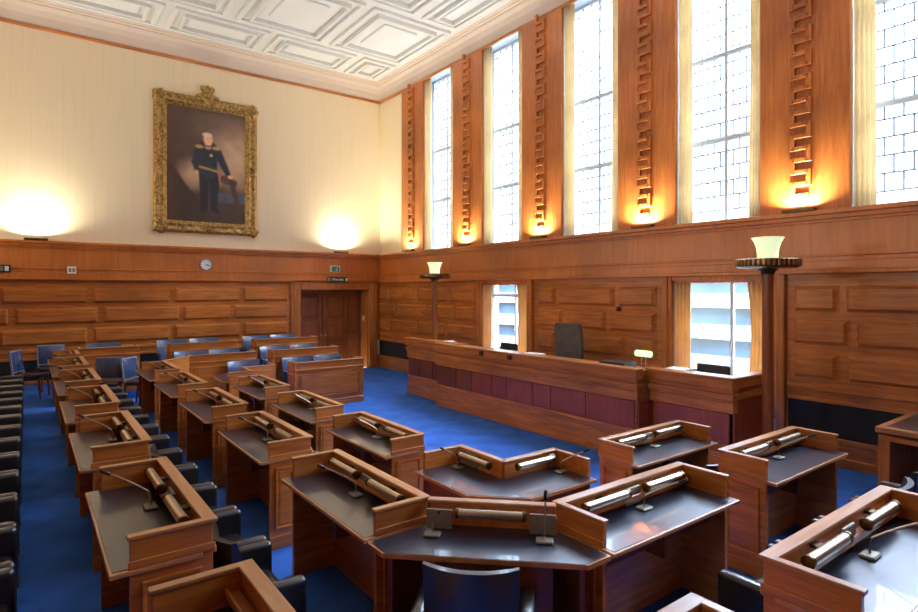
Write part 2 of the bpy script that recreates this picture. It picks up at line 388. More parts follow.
# handle of the low window
# light portals stand in the openings
def portal(y0, y1, z0, z1):
    L = bpy.data.lights.new('portal', 'AREA'); L.shape = 'RECTANGLE'; L.size = y1-y0; L.size_y = z1-z0
    L.cycles.is_portal = True
    o = bpy.data.objects.new('portal', L); COL.objects.link(o); o.location = (9.13, (y0+y1)/2, (z0+z1)/2); o.rotation_euler = (0, PI/2, PI)
    o.rotation_euler = Vector((-1, 0, 0)).to_track_quat('-Z', 'Y').to_euler()
    # size axis: local X lies along Y after tracking
    return o
for c in CW: portal(c-HW, c+HW, 3.42, 8.06)
for y0, y1 in LO: portal(y0, y1, .55, 2.56)

def curtain(ya, yb, z0, z1, x, label, group, pinch=0.0):
    """pleated drop hanging between ya and yb"""
    b = MB(); nu, nz = 44, 14; wid = abs(yb-ya); V = []
    for j in range(nz+1):
        t = j/nz; row = []
        s = 1-pinch*math.sin(PI*min(1, (1-t)*1.2))*.5
        for i in range(nu+1):
            u = i/nu
            y = ya+(yb-ya)*u*s
            xx = x+.030*math.sin(u*2*PI*4.5+.4*math.sin(t*3))+.006*math.sin(u*31+t*5)
            row.append(b.bm.verts.new((xx, y, z0+(z1-z0)*t)))
        V.append(row)
    for j in range(nz):
        for i in range(nu): b.bm.faces.new((V[j][i], V[j][i+1], V[j+1][i+1], V[j+1][i]))
    o = b.build('curtain', 'curtain' if z0 > 3 else 'goldcurtain', None, True)
    md = o.modifiers.new('thickness', 'SOLIDIFY'); md.thickness = .006
    tag(o, label, 'curtain', group)
WN = ['first tall window from the portrait wall', 'second tall window from the portrait wall', 'third tall window from the portrait wall', 'fourth tall window from the portrait wall', 'fifth tall window from the portrait wall']
for i, c in enumerate(CW[:5]):
    curtain(c+HW-.01, c+HW-.27, 3.44, 8.04, WX+.035, 'cream curtain, portrait side of '+WN[i], 'curtains of the tall windows', .1)
    curtain(c-HW+.01, c-HW+.20, 3.44, 8.04, WX+.035, 'cream curtain, edge away from portrait, of '+WN[i], 'curtains of the tall windows', .25)
for (y0, y1), nm in zip(LO, ['low window behind the bench near the corner', 'low window beside the torchere at bench end']):
    curtain(y1, y1-.29, .58, 2.47, WX+.03, 'golden curtain, portrait side of '+nm, 'curtains of the low windows')
    curtain(y0+.02, y0+.40, .58, 2.47, WX+.03, 'golden curtain, far from portrait, of '+nm, 'curtains of the low windows', .3)

# building across the street
b = MB(); b.box(15.2, 17, -8, 24, -8, 3.2)
for k in range(13): b.box(15.0, 15.3, -8, 24, -7.6+.86*k, -7.2+.86*k)
for k in range(9): b.box(14.98, 15.25, -7.6+3.6*k, -7.2+3.6*k, -8, 3.2)
bx = structure(b.build('exterior_building', 'concrete'))
b = MB()
for k in range(12): b.box(15.16, 15.21, -8, 24, -7.2+.86*k, -6.74+.86*k)
b.build('window_band', 'bluewin', bx)

# ------------------------------------------------------------------ desks
T, HS, DEP = .76, .915, .46
def microphone(loc, rz, label, lean=1.0, tall=False):
    m = empty('microphone', loc, rz)
    b = MB(); b.box(-.05, .05, -.035, .035, 0, .018, .006); b.build('base', 'plate', m)
    if tall: pts = [(0, 0, .018), (0, 0, .12), (.002, -.004, .20), (.004, -.01, .25)]
    else: pts = [(0, 0, .018), (0, 0, .07), (.006*lean, -.008, .095), (.03*lean, -.055, .13), (.065*lean, -.135, .18), (.09*lean, -.20, .215)]
    b = MB(); b.tube(pts, .0055, 6); b.build('gooseneck', 'steel', m, True)
    p, q = Vector(pts[-2]), Vector(pts[-1]); d = (q-p).normalized()
    b = MB(); b.tube([q-d*.005, q, q+d*.045, q+d*.055], [.006, .010, .010, .006], 8); b.build('capsule', 'dark', m, True)
    tag(m, label, 'microphone', 'microphones on the desks')
    return m
def lamp_part(parent, p, q, r=.027):
    """tubular reading lamp with end caps on a bracket"""
    p, q = Vector(p), Vector(q); d = (q-p).normalized()
    b = MB(); b.tube([p, q], r, 14); o = b.build('reading_lamp', 'steel', parent, True)
    for e, s in ((p, -1), (q, 1)):
        b = MB(); b.tube([e-d*s*.012, e+d*s*.006, e+d*s*.012], [r+.004, r+.004, r*.6], 14); b.build('end_cap', 'bronze', o, True)
    return o
_desk = {}
def desk(L, lamps=True):
    if (L, lamps) in _desk: return copy_tree(_desk[(L, lamps)])
    R = empty('bench_desk'); _desk[(L, lamps)] = R
    # writing top with a lifted rim and a leather inlay
    b = MB(); b.box(-.012, L+.012, 0, DEP-.06, T-.026, T, .006, 2); b.build('tabletop', 'pale_x', R)
    b = MB(); b.box(.012, L-.012, .014, DEP-.065, T-.004, T+.003, .001); b.build('leather_inlay', 'leather_top', R)
    # back screen
    b = MB(); b.box(.03, L-.03, DEP-.045, DEP-.012, 0, HS-.02)
    f = lambda u, z, d: (u, DEP-.012+d, z)
    b.raised(f, .10, L-.10, .20, .66, h=.014, inset=.03, lip=.004)
    b.box(.0, L, DEP-.02, DEP+.006, 0, .12, .006); b.box(.0, L, DEP-.02, DEP+.008, .74, .775, .006)
    b.build('back_panel', 'wood_x', R)
    b = MB(); b.box(-.006, L+.006, DEP-.056, DEP+.012, HS-.02, HS, .005, 2); b.build('cap_rail', 'pale_x', R)
    b = MB(); b.box(.035, L-.035, DEP-.105, DEP-.05, T+.045, T+.06, .003); b.box(.035, L-.035, DEP-.112, DEP-.10, T+.045, T+.082, .003); b.build('pen_ledge', 'wood_x', R)
    for x0 in (0, L-.034):
        b = MB(); b.box(x0, x0+.034, .085, DEP-.01, 0, HS-.02, .003)
        s = -1 if x0 == 0 else 1; xf = x0 if x0 == 0 else x0+.034
        b.box(min(xf, xf+s*.01), max(xf, xf+s*.01), .075, DEP, .76, .80, .004)
        b.box(min(xf, xf+s*.008), max(xf, xf+s*.008), .085, DEP-.01, 0, .11, .004)
        ff = lambda u, z, d, xf=xf, s=s: (xf+s*d, u, z)
        b.raised(ff, .135, DEP-.06, .17, .69, h=.010, inset=.02, lip=.0)
        e = b.build('end_panel', 'wood_y', R)
        b = MB(); b.box(x0-.006, x0+.040, .074, DEP-.05, HS-.02, HS, .005, 2); b.build('end_cap_rail', 'pale_y', R)
    b = MB(); b.box(.034, L-.034, .20, .218, .56, T-.03); b.box(L/2-.015, L/2+.015, .13, .40, .50, T-.03); b.build('apron', 'deep_x', R)  # deeper wood paints in the shade below the writing top
    for sx in (.25, .75):
        k = MB(); k.tube([(L*sx, .20, .65), (L*sx, .185, .65)], .012, 8); k.build('drawer_knob', 'brass', R, True)
    if lamps:
        z = T+.112; y = DEP-.115
        for c in (.27, .73): 
            lamp = lamp_part(R, (L*c-.21, y, z), (L*c+.21, y, z))
            b = MB(); b.box(L*c-.03, L*c+.03, y, DEP-.045, z-.008, z+.008, .003); b.build('bracket', 'bronze', lamp)
        b = MB(); b.box(L/2-.075, L/2+.075, DEP-.085, DEP-.07, T+.01, T+.125, .004); b.build('speaker_plate', 'plate', R)
    return R
DL = 1.33
def put(R, x, y, z, rz, label, group):
    R.location = (x, y, z); R.rotation_euler = (0, 0, rz); tag(R, label, 'desk', group); return R
row_name = {'A': 'outer', 'B': 'middle', 'C': 'inner'}
rowx = {'A': .296, 'B': 1.55, 'C': 2.71}; rowz = {'A': ZA, 'B': ZB, 'C': 0}
LEFT = {'A': [1.16, 3.05, 4.95, 6.82, 8.69, 10.56], 'B': [2.99, 4.84, 6.70, 8.54, 10.29], 'C': [4.79, 6.60, 8.47]}
for k in 'ABC':
    for i, y0 in enumerate(LEFT[k]):
        put(desk(DL, not (k == 'A' and i == 0)), rowx[k], y0+DL, rowz[k], -PI/2, 'mahogany desk, %s from near end of the %s row facing the windows' % (ORD[i], row_name[k]), 'desks facing the windows')
        lm = {'A': 1.0, 'B': .8, 'C': .3}[k]
        if not (k == 'A' and i == 0):
            microphone((rowx[k]+.29, y0+DL/2+(.13 if k == 'A' else 0), rowz[k]+T+.003), -PI/2, 'gooseneck microphone on the %s desk from near end of %s window-facing row' % (ORD[i], row_name[k]), -lm)
put(desk(.90), .296, 12.40+.90, ZA, -PI/2, 'short mahogany desk at the portrait wall end of the outer row facing windows', 'desks facing the windows')
# near section, looking towards the portrait wall
def near_desk(L, x0, yf, z, label, mic):
    put(desk(L, L > 1), x0, yf, z, 0, label, 'desks facing the portrait')
    if mic: microphone((x0+L/2, yf+.29, z+T+.003), 0, mic, 1.0)
near_desk(.86, 1.15, .746, ZA, 'mahogany desk corner cut off by the bottom edge, facing the portrait wall', None)
near_desk(1.47, 2.54, .746, ZA, 'large mahogany desk with brass lamp tubes and blue sheen, outermost row facing portrait', 'gooseneck microphone leaning over the large outermost desk that faces the portrait wall')
near_desk(1.34, 2.57, 2.0, ZB, 'mahogany desk joined to the angled corner desk, facing the portrait wall', 'gooseneck microphone on the middle row desk joined to the angled corner desk')
near_desk(DL, 4.47, 2.0, ZB, 'free-standing mahogany desk before the black wall grille, middle row facing the portrait', 'gooseneck microphone on the free-standing middle row desk near the black wall grille')
near_desk(DL, 4.40, 3.16, 0, 'mahogany desk standing directly before the long bench, inner row facing the portrait', 'gooseneck microphone on the inner desk directly before the long bench')
# far section, backs of the desks towards the camera
def far_desk(L, x0, ys, z, label):
    put(desk(L, False), x0+L, ys+DEP, z, PI, label, 'desks below the portrait wall')
far_desk(1.50, 4.20, 10.95, 0, 'plain panelled desk back, frontmost of three at the door side')
far_desk(1.50, 4.22, 12.24, ZB, 'panelled desk back, middle one of three at the door side')
far_desk(1.50, 4.24, 13.45, ZA, 'panelled desk back closest to the door, rearmost of three')
far_desk(1.30, 2.57, 12.24, ZB, 'panelled desk back behind the far angled desks, in front of two blue seats')
far_desk(1.40, 2.43, 13.45, ZA, 'panelled desk back below the portrait, rear of two in that column')
far_desk(1.05, .80, 13.45, ZA, 'panelled desk back behind the two loose blue chairs, below the portrait')

def angled(front, screen, ends, lamps, plates, mics, z, mirror, label, miclabels, under):
    """corner desk given as plan polygons; mirror flips it about the middle of the room"""
    mv = (lambda p: (p[0], 14.62-p[1])) if mirror else (lambda p: p)
    c = (sum(p[0] for p in front)/len(front), sum(p[1] for p in front)/len(front)); c = mv(c)
    R = empty('corner_desk', (c[0], c[1], z))
    def P(p): q = mv(p); return (q[0]-c[0], q[1]-c[1])
    poly = [P(p) for p in front]; cen = Vector((sum(p[0] for p in poly)/len(poly), sum(p[1] for p in poly)/len(poly)))
    MB().prism(poly, T-.026, T).build('tabletop', 'pale_x', R)
    inl = [tuple(cen+(Vector(p)-cen)*.975) for p in poly]
    MB().prism(inl, T-.004, T+.003).build('leather_inlay', 'leather_top', R)
    for a, q in zip(screen, screen[1:]):
        MB().obox(P(a), P(q), .034, 0, HS-.02).build('back_panel', 'wood_x', R)
        MB().obox(P(a), P(q), .062, HS-.02, HS, .005, .016).build('cap_rail', 'pale_x', R)
    for a, q in ends:
        MB().obox(P(a), P(q), .034, 0, HS-.02).build('end_panel', 'wood_x', R)
        MB().obox(P(a), P(q), .044, HS-.02, HS, .005).build('end_cap_rail', 'pale_x', R)
    for a, q in under: MB().obox(P(a), P(q), .03, 0, T-.03).build('support_panel', 'deep_z', R)  # dark wood stands in for shade beneath the corner desk
    if not mirror:
        for a, q in lamps: lamp_part(R, (*P(a), T+.105), (*P(q), T+.105))
        for a, q in plates: MB().obox(P(a), P(q), .014, T+.008, T+.125, .003).build('speaker_plate', 'plate', R)
        for (p, rz, tall), ml in zip(mics, miclabels): microphone((*p, z+T+.003), rz, ml, .8, tall)
    tag(R, label, 'desk'); return R
q45 = .7071
for mir in (False, True):
    angled([(1.555, 2.95), (1.555, 2.77), (2.35, 2.0), (2.535, 2.0), (2.535, 2.42), (2.02, 2.95)],
           [(2.0, 2.955), (2.53, 2.425)], [],
           [((2.06, 2.765), (2.345, 2.48))], [((1.93, 2.895), (2.04, 2.785)), ((2.365, 2.46), (2.475, 2.35))],
           [((1.90, 2.79), -PI/4, False), ((2.36, 2.33), -PI/4, True)], ZB, mir,
           'angled corner desk in the middle row with the single dark armchair behind it' if not mir else 'angled middle row desk at the far bend before the blue seats',
           ['bent microphone on the middle angled corner desk, beside the window-facing desk', 'upright microphone on the middle angled corner desk, beside the portrait-facing desk'],
           [((1.62, 2.80), (1.95, 2.95)), ((2.37, 2.06), (2.50, 2.38)), ((1.80, 2.62), (2.26, 2.17))])
    angled([(2.71, 4.25), (2.71, 3.51), (3.06, 3.16), (3.82, 3.16), (3.82, 3.64), (3.20, 3.64), (3.20, 4.25)],
           [(3.20, 4.25), (3.20, 3.64), (3.82, 3.64)], [((2.80, 4.24), (3.20, 4.24)), ((3.81, 3.24), (3.81, 3.64))],
           [((3.11, 4.14), (3.11, 3.72)), ((3.28, 3.55), (3.70, 3.55))], [((3.17, 3.96), (3.17, 4.2)), ((3.70, 3.60), (3.79, 3.60))],
           [((3.06, 4.10), -PI/2, False), ((3.70, 3.46), 0, False)], 0, mir,
           'bent two-sided corner desk of the inner row in front of blue floor' if not mir else 'bent inner row desk at the far end before the panelled desk back',
           ['microphone at the portrait end of the bent inner corner desk', 'microphone at the bench end of the bent inner corner desk'],
           [((2.78, 4.2), (2.78, 3.54)), ((3.1, 3.22), (3.78, 3.22))])

# ------------------------------------------------------------------ armchairs
def armchair(w, mat, tall=.89):
    R = empty('armchair'); h = w/2
    b = MB(); b.box(-h+.07, h-.07, .07, .425, .28, .49, .045, 3); b.build('seat', mat, R, True)
    for s in (-1, 1):
        b = MB(); x0, x1 = (h-.082, h-.003) if s > 0 else (-h+.003, -h+.082)
        b.box(x0, x1, .02, .44, .02, .635, .027, 3); b.build('armrest', mat, R, True)
    b = MB(); n, m = 10, 6; ww = h-(.03 if mat == 'blue' else .09); rows = []
    for j in range(m+1):
        t = j/m; z = .30+(tall-.30)*t; lean = -.05*t
        f_, k_ = [], []
        for i in range(n+1):
            u = -1+2*i/n; x = u*(ww+.012*t); y = .075*abs(u)**2.2+lean+.03
            th = (.13 if mat == 'blue' else .10)*(1-.35*t)*(1-.25*abs(u)**4)
            if j == m: th *= .6
            f_.append(b.bm.verts.new((x, y+th, z))); k_.append(b.bm.verts.new((x, y, z)))
        rows.append(f_+k_[::-1])
    for A, B in zip(rows, rows[1:]):
        for i in range(len(A)): b.bm.faces.new((A[i], A[(i+1) % len(A)], B[(i+1) % len(A)], B[i]))
    b.bm.faces.new(rows[-1]); b.bm.faces.new(rows[0][::-1]); b.build('backrest', mat, R, True)
    for sx in (-1, 1):
        for y in (.07, .43):
            b = MB(); b.tube([(sx*(h-.05), y, 0), (sx*(h-.05), y, .04)], [.014, .016], 8); b.build('leg', 'deep_z', R, True)
    return R
_ch = {}
def chair(w, mat, x, y, z, rz, label, group):
    if (w, mat) not in _ch: R = _ch[(w, mat)] = armchair(w, mat)
    else: R = copy_tree(_ch[(w, mat)])
    R.location = (x, y, z); R.rotation_euler = (0, 0, rz); tag(R, label, 'armchair', group)
P_ = .645
for k in range(14):
    chair(.64, 'black', -.49, 3.14+P_*(k+.5), ZA, -PI/2, 'black leather armchair, %s from near end of the row facing outer desks' % ORD[k], 'armchairs of the outer row')
for k in range(13):
    chair(.64, 'black', .785, 3.0+P_*(k+.5), ZB, -PI/2, 'black leather armchair between outer and middle desks, %s from the near end' % ORD[k], 'armchairs of the middle row')
for k in range(8):
    chair(.64, 'black', 2.05, 4.75+P_*(k+.5), 0, -PI/2, 'black leather armchair between middle and inner desks, %s from the near end' % ORD[k], 'armchairs of the inner row')
chair(.62, 'black', 1.64, 2.11, ZB, -PI/4, 'single dark armchair seen from behind at the angled corner desk', None)
for k, x in enumerate((3.40, 4.05, 4.70, 5.35)):
    chair(.64, 'black', x, 1.27, ZB, 0, 'black leather armchair by middle row desks facing the portrait, %s from the angled desk' % ORD[k], 'armchairs facing the portrait')
for k, x in enumerate((4.75, 5.40)):
    chair(.64, 'black', x, 2.51, 0, 0, 'black leather armchair at desk before long bench, %s from the corner desk' % ORD[k], 'armchairs facing the portrait')
far = [(4.68, 12.21, 0, 'blue leather seat behind the frontmost desk back, farther from the door'), (5.38, 12.21, 0, 'blue leather seat behind the frontmost desk back, at the door end'), (3.56, 12.21, 0, 'lone blue leather seat in front of panelled desk back, behind far bent desk'),
       (4.60, 13.42, ZB, 'blue leather seat behind the middle door-side desk back, farther from the door'), (5.30, 13.42, ZB, 'blue leather seat behind the middle door-side desk back, at the door end'),
       (2.80, 13.42, ZB, 'blue leather seat between the two desk backs under the portrait, portrait side'), (3.50, 13.42, ZB, 'blue leather seat between the two desk backs under the portrait, door side'),
       (4.66, 14.95, ZA, 'blue leather seat against wall behind rearmost door-side desk, farther from door'), (5.36, 14.95, ZA, 'blue leather seat against wall behind rearmost door-side desk, door end'),
       (2.72, 14.95, ZA, 'blue leather seat against wall below portrait, first from the door-less end'), (3.42, 14.95, ZA, 'blue leather seat against wall below portrait, second from the door-less end'),
       (1.35, 14.95, ZA, 'blue leather seat against wall behind the desk back with loose chairs')]
for x, y, z, l in far: chair(.69, 'blue', x, y, z, PI, l, 'blue seats below the portrait wall')

def side_chair():
    R = empty('side_chair')
    b = MB(); b.box(-.23, .23, .02, .46, .40, .47, .02, 2); b.build('seat', 'dark_leather' if False else 'black', R, True)
    rot = Matrix.Translation((0, .02, .50)) @ Matrix.Rotation(math.radians(8), 4, 'X')
    b = MB(); b.box(-.215, .215, -.015, .035, .02, .39, .02, 2, mat=rot); b.build('back_pad', 'blue', R, True)
    b = MB()
    for x0, x1, z0, z1 in ((-.24, -.21, -.06, .41), (.21, .24, -.06, .41), (-.24, .24, .385, .415), (-.24, .24, .0, .025)): b.box(x0, x1, -.02, .02, z0, z1, .006, mat=rot)
    b.build('back_frame', 'leadgrey', R)
    for x in (-.2, .2):
        for y in (.04, .43):
            b = MB(); b.tube([(x*1.06, y+(.03 if y > .2 else -.05), 0), (x, y, .41)], [.015, .022], 6); b.build('leg', 'deep_z', R, True)
    return R
M['leadgrey'] = plain('pale studded edging', (.22, .26, .32), rough=.4, var=.3, scale=60)
sc = side_chair()
SC = [(1.26, 12.85, ZB, PI-.35, 'blue padded side chair beyond middle desks, farther of pair from the portrait'), (1.58, 12.62, ZB, -2.25, 'blue padded side chair turned sideways beside the far angled middle desk'),
      (.40, 14.75, ZA, PI+.1, 'blue padded side chair against the portrait wall behind the last outer desk'), (-.16, 13.75, ZA, -PI/2-.35, 'blue padded side chair with dark legs at the end of the outer aisle')]
for i, (x, y, z, r, l) in enumerate(SC):
    o = sc if i == 0 else copy_tree(sc)
    o.location = (x, y, z); o.rotation_euler = (0, 0, r); tag(o, l, 'chair', 'loose side chairs')

# ------------------------------------------------------------------ long bench
B = empty('presiding_bench', (6.9, 7.3, 0)); tag(B, 'long mahogany presiding bench with rosewood panels and two wings before the windows', 'bench')
BX, BY = 6.9, 7.3
def wx(b_): return b_
def bench_run(name, xf, y0, y1, panels, xb):
    x0, x1 = xf-BX, xb-BX; a, e = y0-BY, y1-BY
    g = MB(); g.box(x0+.03, x0+.09, a+.02, e-.02, 0, 1.22); g.build(name, 'wood_y', B)
    g = MB(); g.box(x0-.012, x0+.09, a, e, 0, .27, .006); g.box(x0-.0, x0+.09, a, e, .27, .31, .01); g.build('plinth', 'wood_y', B)
    g = MB(); g.box(x0-.01, x0+.06, a, e, .385, .42, .008); g.build('lower_rail', 'wood_y', B)
    g = MB(); d_ = xb-xf-.03 if panels == [1.1] else .27
    for z0, z1, o_, q_ in ((.82, .955, .005, .006), (.955, .985, .02, .01), (.985, 1.06, .035, .015), (1.06, 1.10, .012, .004), (1.10, 1.125, .05, .02), (1.125, 1.235, .062, .024)):
        g.box(x0-o_, x0+.11, a-q_, e+q_, z0, z1, .006)
        if panels != [1.1]: g.box(x0, x0+d_, a-q_+.001, a+.06, z0, z1, .004); g.box(x0, x0+d_, e-.06, e+q_-.001, z0, z1, .004)
    g.build('moulded_frieze', 'wood_y', B)
    u = e-.05
    for w in panels:
        v = max(u-w, a+.05); g = MB(); g.box(x0+.012, x0+.06, v+.012, u-.012, .43, .81, .004); g.build('veneer_panel', 'rose' if (len(panels) > 3 and u < e-1.0) or len(panels) == 1 else 'deep_z', B); u = v
    g = MB(); g.box(x0-.075, x0+.10, a-.03, e+.03, 1.235, 1.27, .008, 2); g.build('cap_rail', 'wood_y', B)
    g = MB(); g.box(x0+.09, x1+.1, a+.02, e-.02, 1.165, 1.20, .006); g.build('writing_shelf', 'wood_y', B)
    for yy in (a, e-.04):
        g = MB(); g.box(x0+.03, x1-.02, yy, yy+.04, 0, 1.16, .004); g.build('end_panel', 'rose', B)
bench_run('front_panel', 6.68, 4.83, 9.68, [.62, .50, .58, .40, .66, .40, .72, .95], 7.25)
bench_run('wing_panel', 6.92, 9.72, 11.18, [.45, .5, .45], 7.45)
bench_run('wing_panel', 6.92, 3.62, 4.79, [1.1], 7.45)
g = MB(); g.box(6.95-BX, 7.90-BX, 3.64-BY, 3.68-BY, .3, 1.16, .004); g.build('end_panel', 'rose', B)
g = MB(); g.box(6.86-BX, 7.92-BX, 3.58-BY, 3.74-BY, 1.236, 1.269, .008); g.build('cap_rail', 'wood_x', B)
g = MB(); g.box(6.9-BX, 7.90-BX, 3.60-BY, 3.68-BY, 1.125, 1.235, .006); g.box(6.9-BX, 7.88-BX, 3.61-BY, 3.68-BY, .985, 1.06, .006); g.build('moulded_frieze', 'wood_x', B)
# small bracket boxes on the bench front
for k, y in enumerate((8.12, 7.36)):
    g = MB(); g.box(6.575, 6.62, y-.045, y+.045, 1.15, 1.24, .01)
    tag(g.build('bench_speaker', 'bronze'), 'small dark box clipped to bench front, %s' % ('below the low window near the corner' if k == 0 else 'before the tall grey chair'), 'speaker', None)

# tall chair and low chairs on the platform
R = empty('tall_chair', (7.95, 7.2, .3), PI/2+.25); tag(R, 'tall grey-green leather chair behind the long bench', 'chair')
g = MB(); g.box(-.26, .26, -.52, -.02, .38, .50, .04, 3); g.build('seat', 'grey', R, True)
g = MB(); n = 8; rows = []
for z, w, y in ((.46, .22, 0), (.6, .24, .0), (.9, .265, .02), (1.2, .27, .05), (1.38, .255, .08), (1.44, .225, .09)):
    rows.append([g.bm.verts.new((-w, y-.045, z)), g.bm.verts.new((-w*.5, y-.02, z)), g.bm.verts.new((w*.5, y-.02, z)), g.bm.verts.new((w, y-.045, z)), g.bm.verts.new((w, y+.05, z)), g.bm.verts.new((-w, y+.05, z))])
for A, Bq in zip(rows, rows[1:]):
    for i in range(6): g.bm.faces.new((A[i], A[(i+1) % 6], Bq[(i+1) % 6], Bq[i]))
g.bm.faces.new(rows[-1]); g.bm.faces.new(rows[0][::-1])
o = g.build('backrest', 'grey', R, True)
for s in (-1, 1):
    g = MB(); g.box(s*.29-.035, s*.29+.035, -.48, 0, .62, .68, .02, 2); g.box(s*.29-.025, s*.29+.025, -.42, -.36, .44, .63); g.build('armrest', 'grey', R, True)
g = MB(); g.tube([(0, -.25, .05), (0, -.25, .40)], .03, 10); g.build('column', 'dark', R, True)
for k in range(5):
    a = 2*PI*k/5; g = MB(); g.tube([(0, -.25, .08), (.28*math.cos(a), -.25+.28*math.sin(a), .03)], [.025, .018], 6); g.build('foot', 'dark', R, True)
def low_chair(x, y, label):
    Q = empty('clerk_chair', (x, y, .3), PI/2); tag(Q, label, 'chair', 'low chairs behind the bench')
    g = MB(); g.box(-.24, .24, -.46, 0, .40, .47, .02, 2); g.build('seat', 'deep_x', Q)
    g = MB(); g.box(-.25, .25, -.02, .03, .62, .97, .025, 3); g.build('backrest', 'dark', Q, True)
    for sx in (-.2, .2):
        for sy in (-.42, 0):
            g = MB(); g.tube([(sx, sy, 0), (sx, sy, .64 if sy == 0 else .41)], .018, 6); g.build('leg', 'deep_z', Q)
low_chair(7.85, 8.75, 'dark low-backed chair behind the bench, in front of the window near the corner')
low_chair(7.95, 4.45, 'dark low-backed chair behind the bench wing, in front of the torchere window')

# things on the bench
def slab(name, mat, x, y, z, sx, sy, sz, rz, label, cat, group=None):
    g = MB(); g.box(-sx/2, sx/2, -sy/2, sy/2, 0, sz, .003); o = g.build(name, mat, None, False, (x, y, z)); o.rotation_euler = (0, 0, rz); tag(o, label, cat, group); return o
slab('document', 'paper', 6.98, 7.15, 1.201, .24, .33, .055, .2, 'white document lying on the bench in front of the tall grey chair', 'document')
slab('document', 'paper', 7.24, 9.98, 1.201, .22, .30, .05, -.3, 'pale papers on the bench wing beside the torchere by the corner', 'document')
slab('document', 'paper', 7.24, 4.56, 1.201, .3, .3, .055, .1, 'flat pale papers on the bench wing, on the torchere side of the lit lamp', 'document')
lt = slab('ledger', 'dark', 7.02, 5.42, 1.201, .34, .42, .085, .1, 'thick dark ledger on the bench, on tall chair side of the lit lamp', 'book')
g = MB(); g.box(-.14, .172, -.19, .2, .008, .076); g.build('pages', 'paper', lt)
DLp = empty('desk_lamp', (7.03, 4.98, 1.20)); tag(DLp, 'small brass desk lamp with glowing green-white shade on the bench', 'lamp')
g = MB(); g.lathe([(.07, 0), (.07, .015), (.03, .025), (.0, .03)], 16); g.build('base', 'brass', DLp, True)
for s in (-.035, .035): g = MB(); g.tube([(0, s, .02), (0, s, .21)], .007, 8); g.build('stem', 'brass', DLp, True)
g = MB()
for i in range(9):
    pass
g.tube([(0, -.125, .238), (0, -.12, .238), (0, .12, .238), (0, .125, .238)], [.02, .045, .045, .02], 14); g.build('lamp_shade', 'bankers', DLp, True)

# torcheres
def torchere(x, y, z0, label):
    R = empty('torchere', (x, y, z0)); tag(R, label, 'floor lamp', 'torcheres at the bench ends'); z = 2.66-z0
    g = MB(); g.lathe([(.17, 0), (.17, .04), (.13, .07), (.085, .10)], 24); g.build('base', 'deep_z', R, True)
    g = MB(); g.lathe([(.066, .08), (.066, z-.10)], 20); g.build('pole', 'door', R, True)
    g = MB(); g.lathe([(.075, z-.12), (.085, z-.09), (.12, z-.06), (.10, z-.045)], 24); g.build('collar', 'bronze', R, True)
    g = MB(); g.lathe([(.10, z-.05), (.32, z-.045), (.35, z-.03), (.36, z), (.36, z+.055), (.345, z+.065), (.32, z+.062), (.31, z+.03), (.10, z+.02)], 48)
    d = g.build('dish', 'bronze', R, True)
    for k in range(40):
        a = 2*PI*k/40; g = MB(); g.box(-.004, .006, -.014, .014, z-.02, z+.058, .003, mat=Matrix.Rotation(a, 4, 'Z') @ Matrix.Translation((.36, 0, 0))); g.build('fluted_strip', 'oldbrass', d)
    g = MB(); g.lathe([(.115, z+.03), (.118, z+.12), (.128, z+.20), (.150, z+.27), (.185, z+.33), (.178, z+.33), (.142, z+.27), (.12, z+.20), (.11, z+.12), (.107, z+.035)], 32); g.build('lamp_shade', 'shade', R, True)
    L = bpy.data.lights.new('torchere bulb', 'POINT'); L.energy = 9; L.color = (1, .88, .66); L.shadow_soft_size = .06
    o = bpy.data.objects.new('torchere bulb', L); COL.objects.link(o); o.location = (x, y, z0+z+.27)
torchere(7.62, 11.10, .3, 'brass-ringed torchere with glowing opal shade at the bench wing near the corner')
torchere(7.28, 3.375, 0, 'brass-ringed torchere with glowing opal shade beside the low window at bench end')

# open table by the window wall
R = empty('side_table', (7.5, 1.4, 0)); tag(R, 'high open-fronted wooden table with dark inset top before the black wall grille', 'table')
g = MB(); g.box(-.60, .60, -.75, .74, .90, .96, .008); g.build('table_top', 'pale_y', R)
g = MB(); g.box(-.52, .52, -.67, .66, .955, .964); g.build('leather_inlay', 'leather_top', R)
g = MB(); g.box(-.58, .58, -.73, .72, .82, .88, .008); g.build('apron', 'wood_y', R)
for y in (-.73, .62): g = MB(); g.box(-.58, .58, y, y+.10, 0, .84, .005); g.build('end_panel', 'wood_z', R)
g = MB(); g.box(.54, .58, -.65, .64, 0, .84); g.build('back_panel', 'deep_y', R)

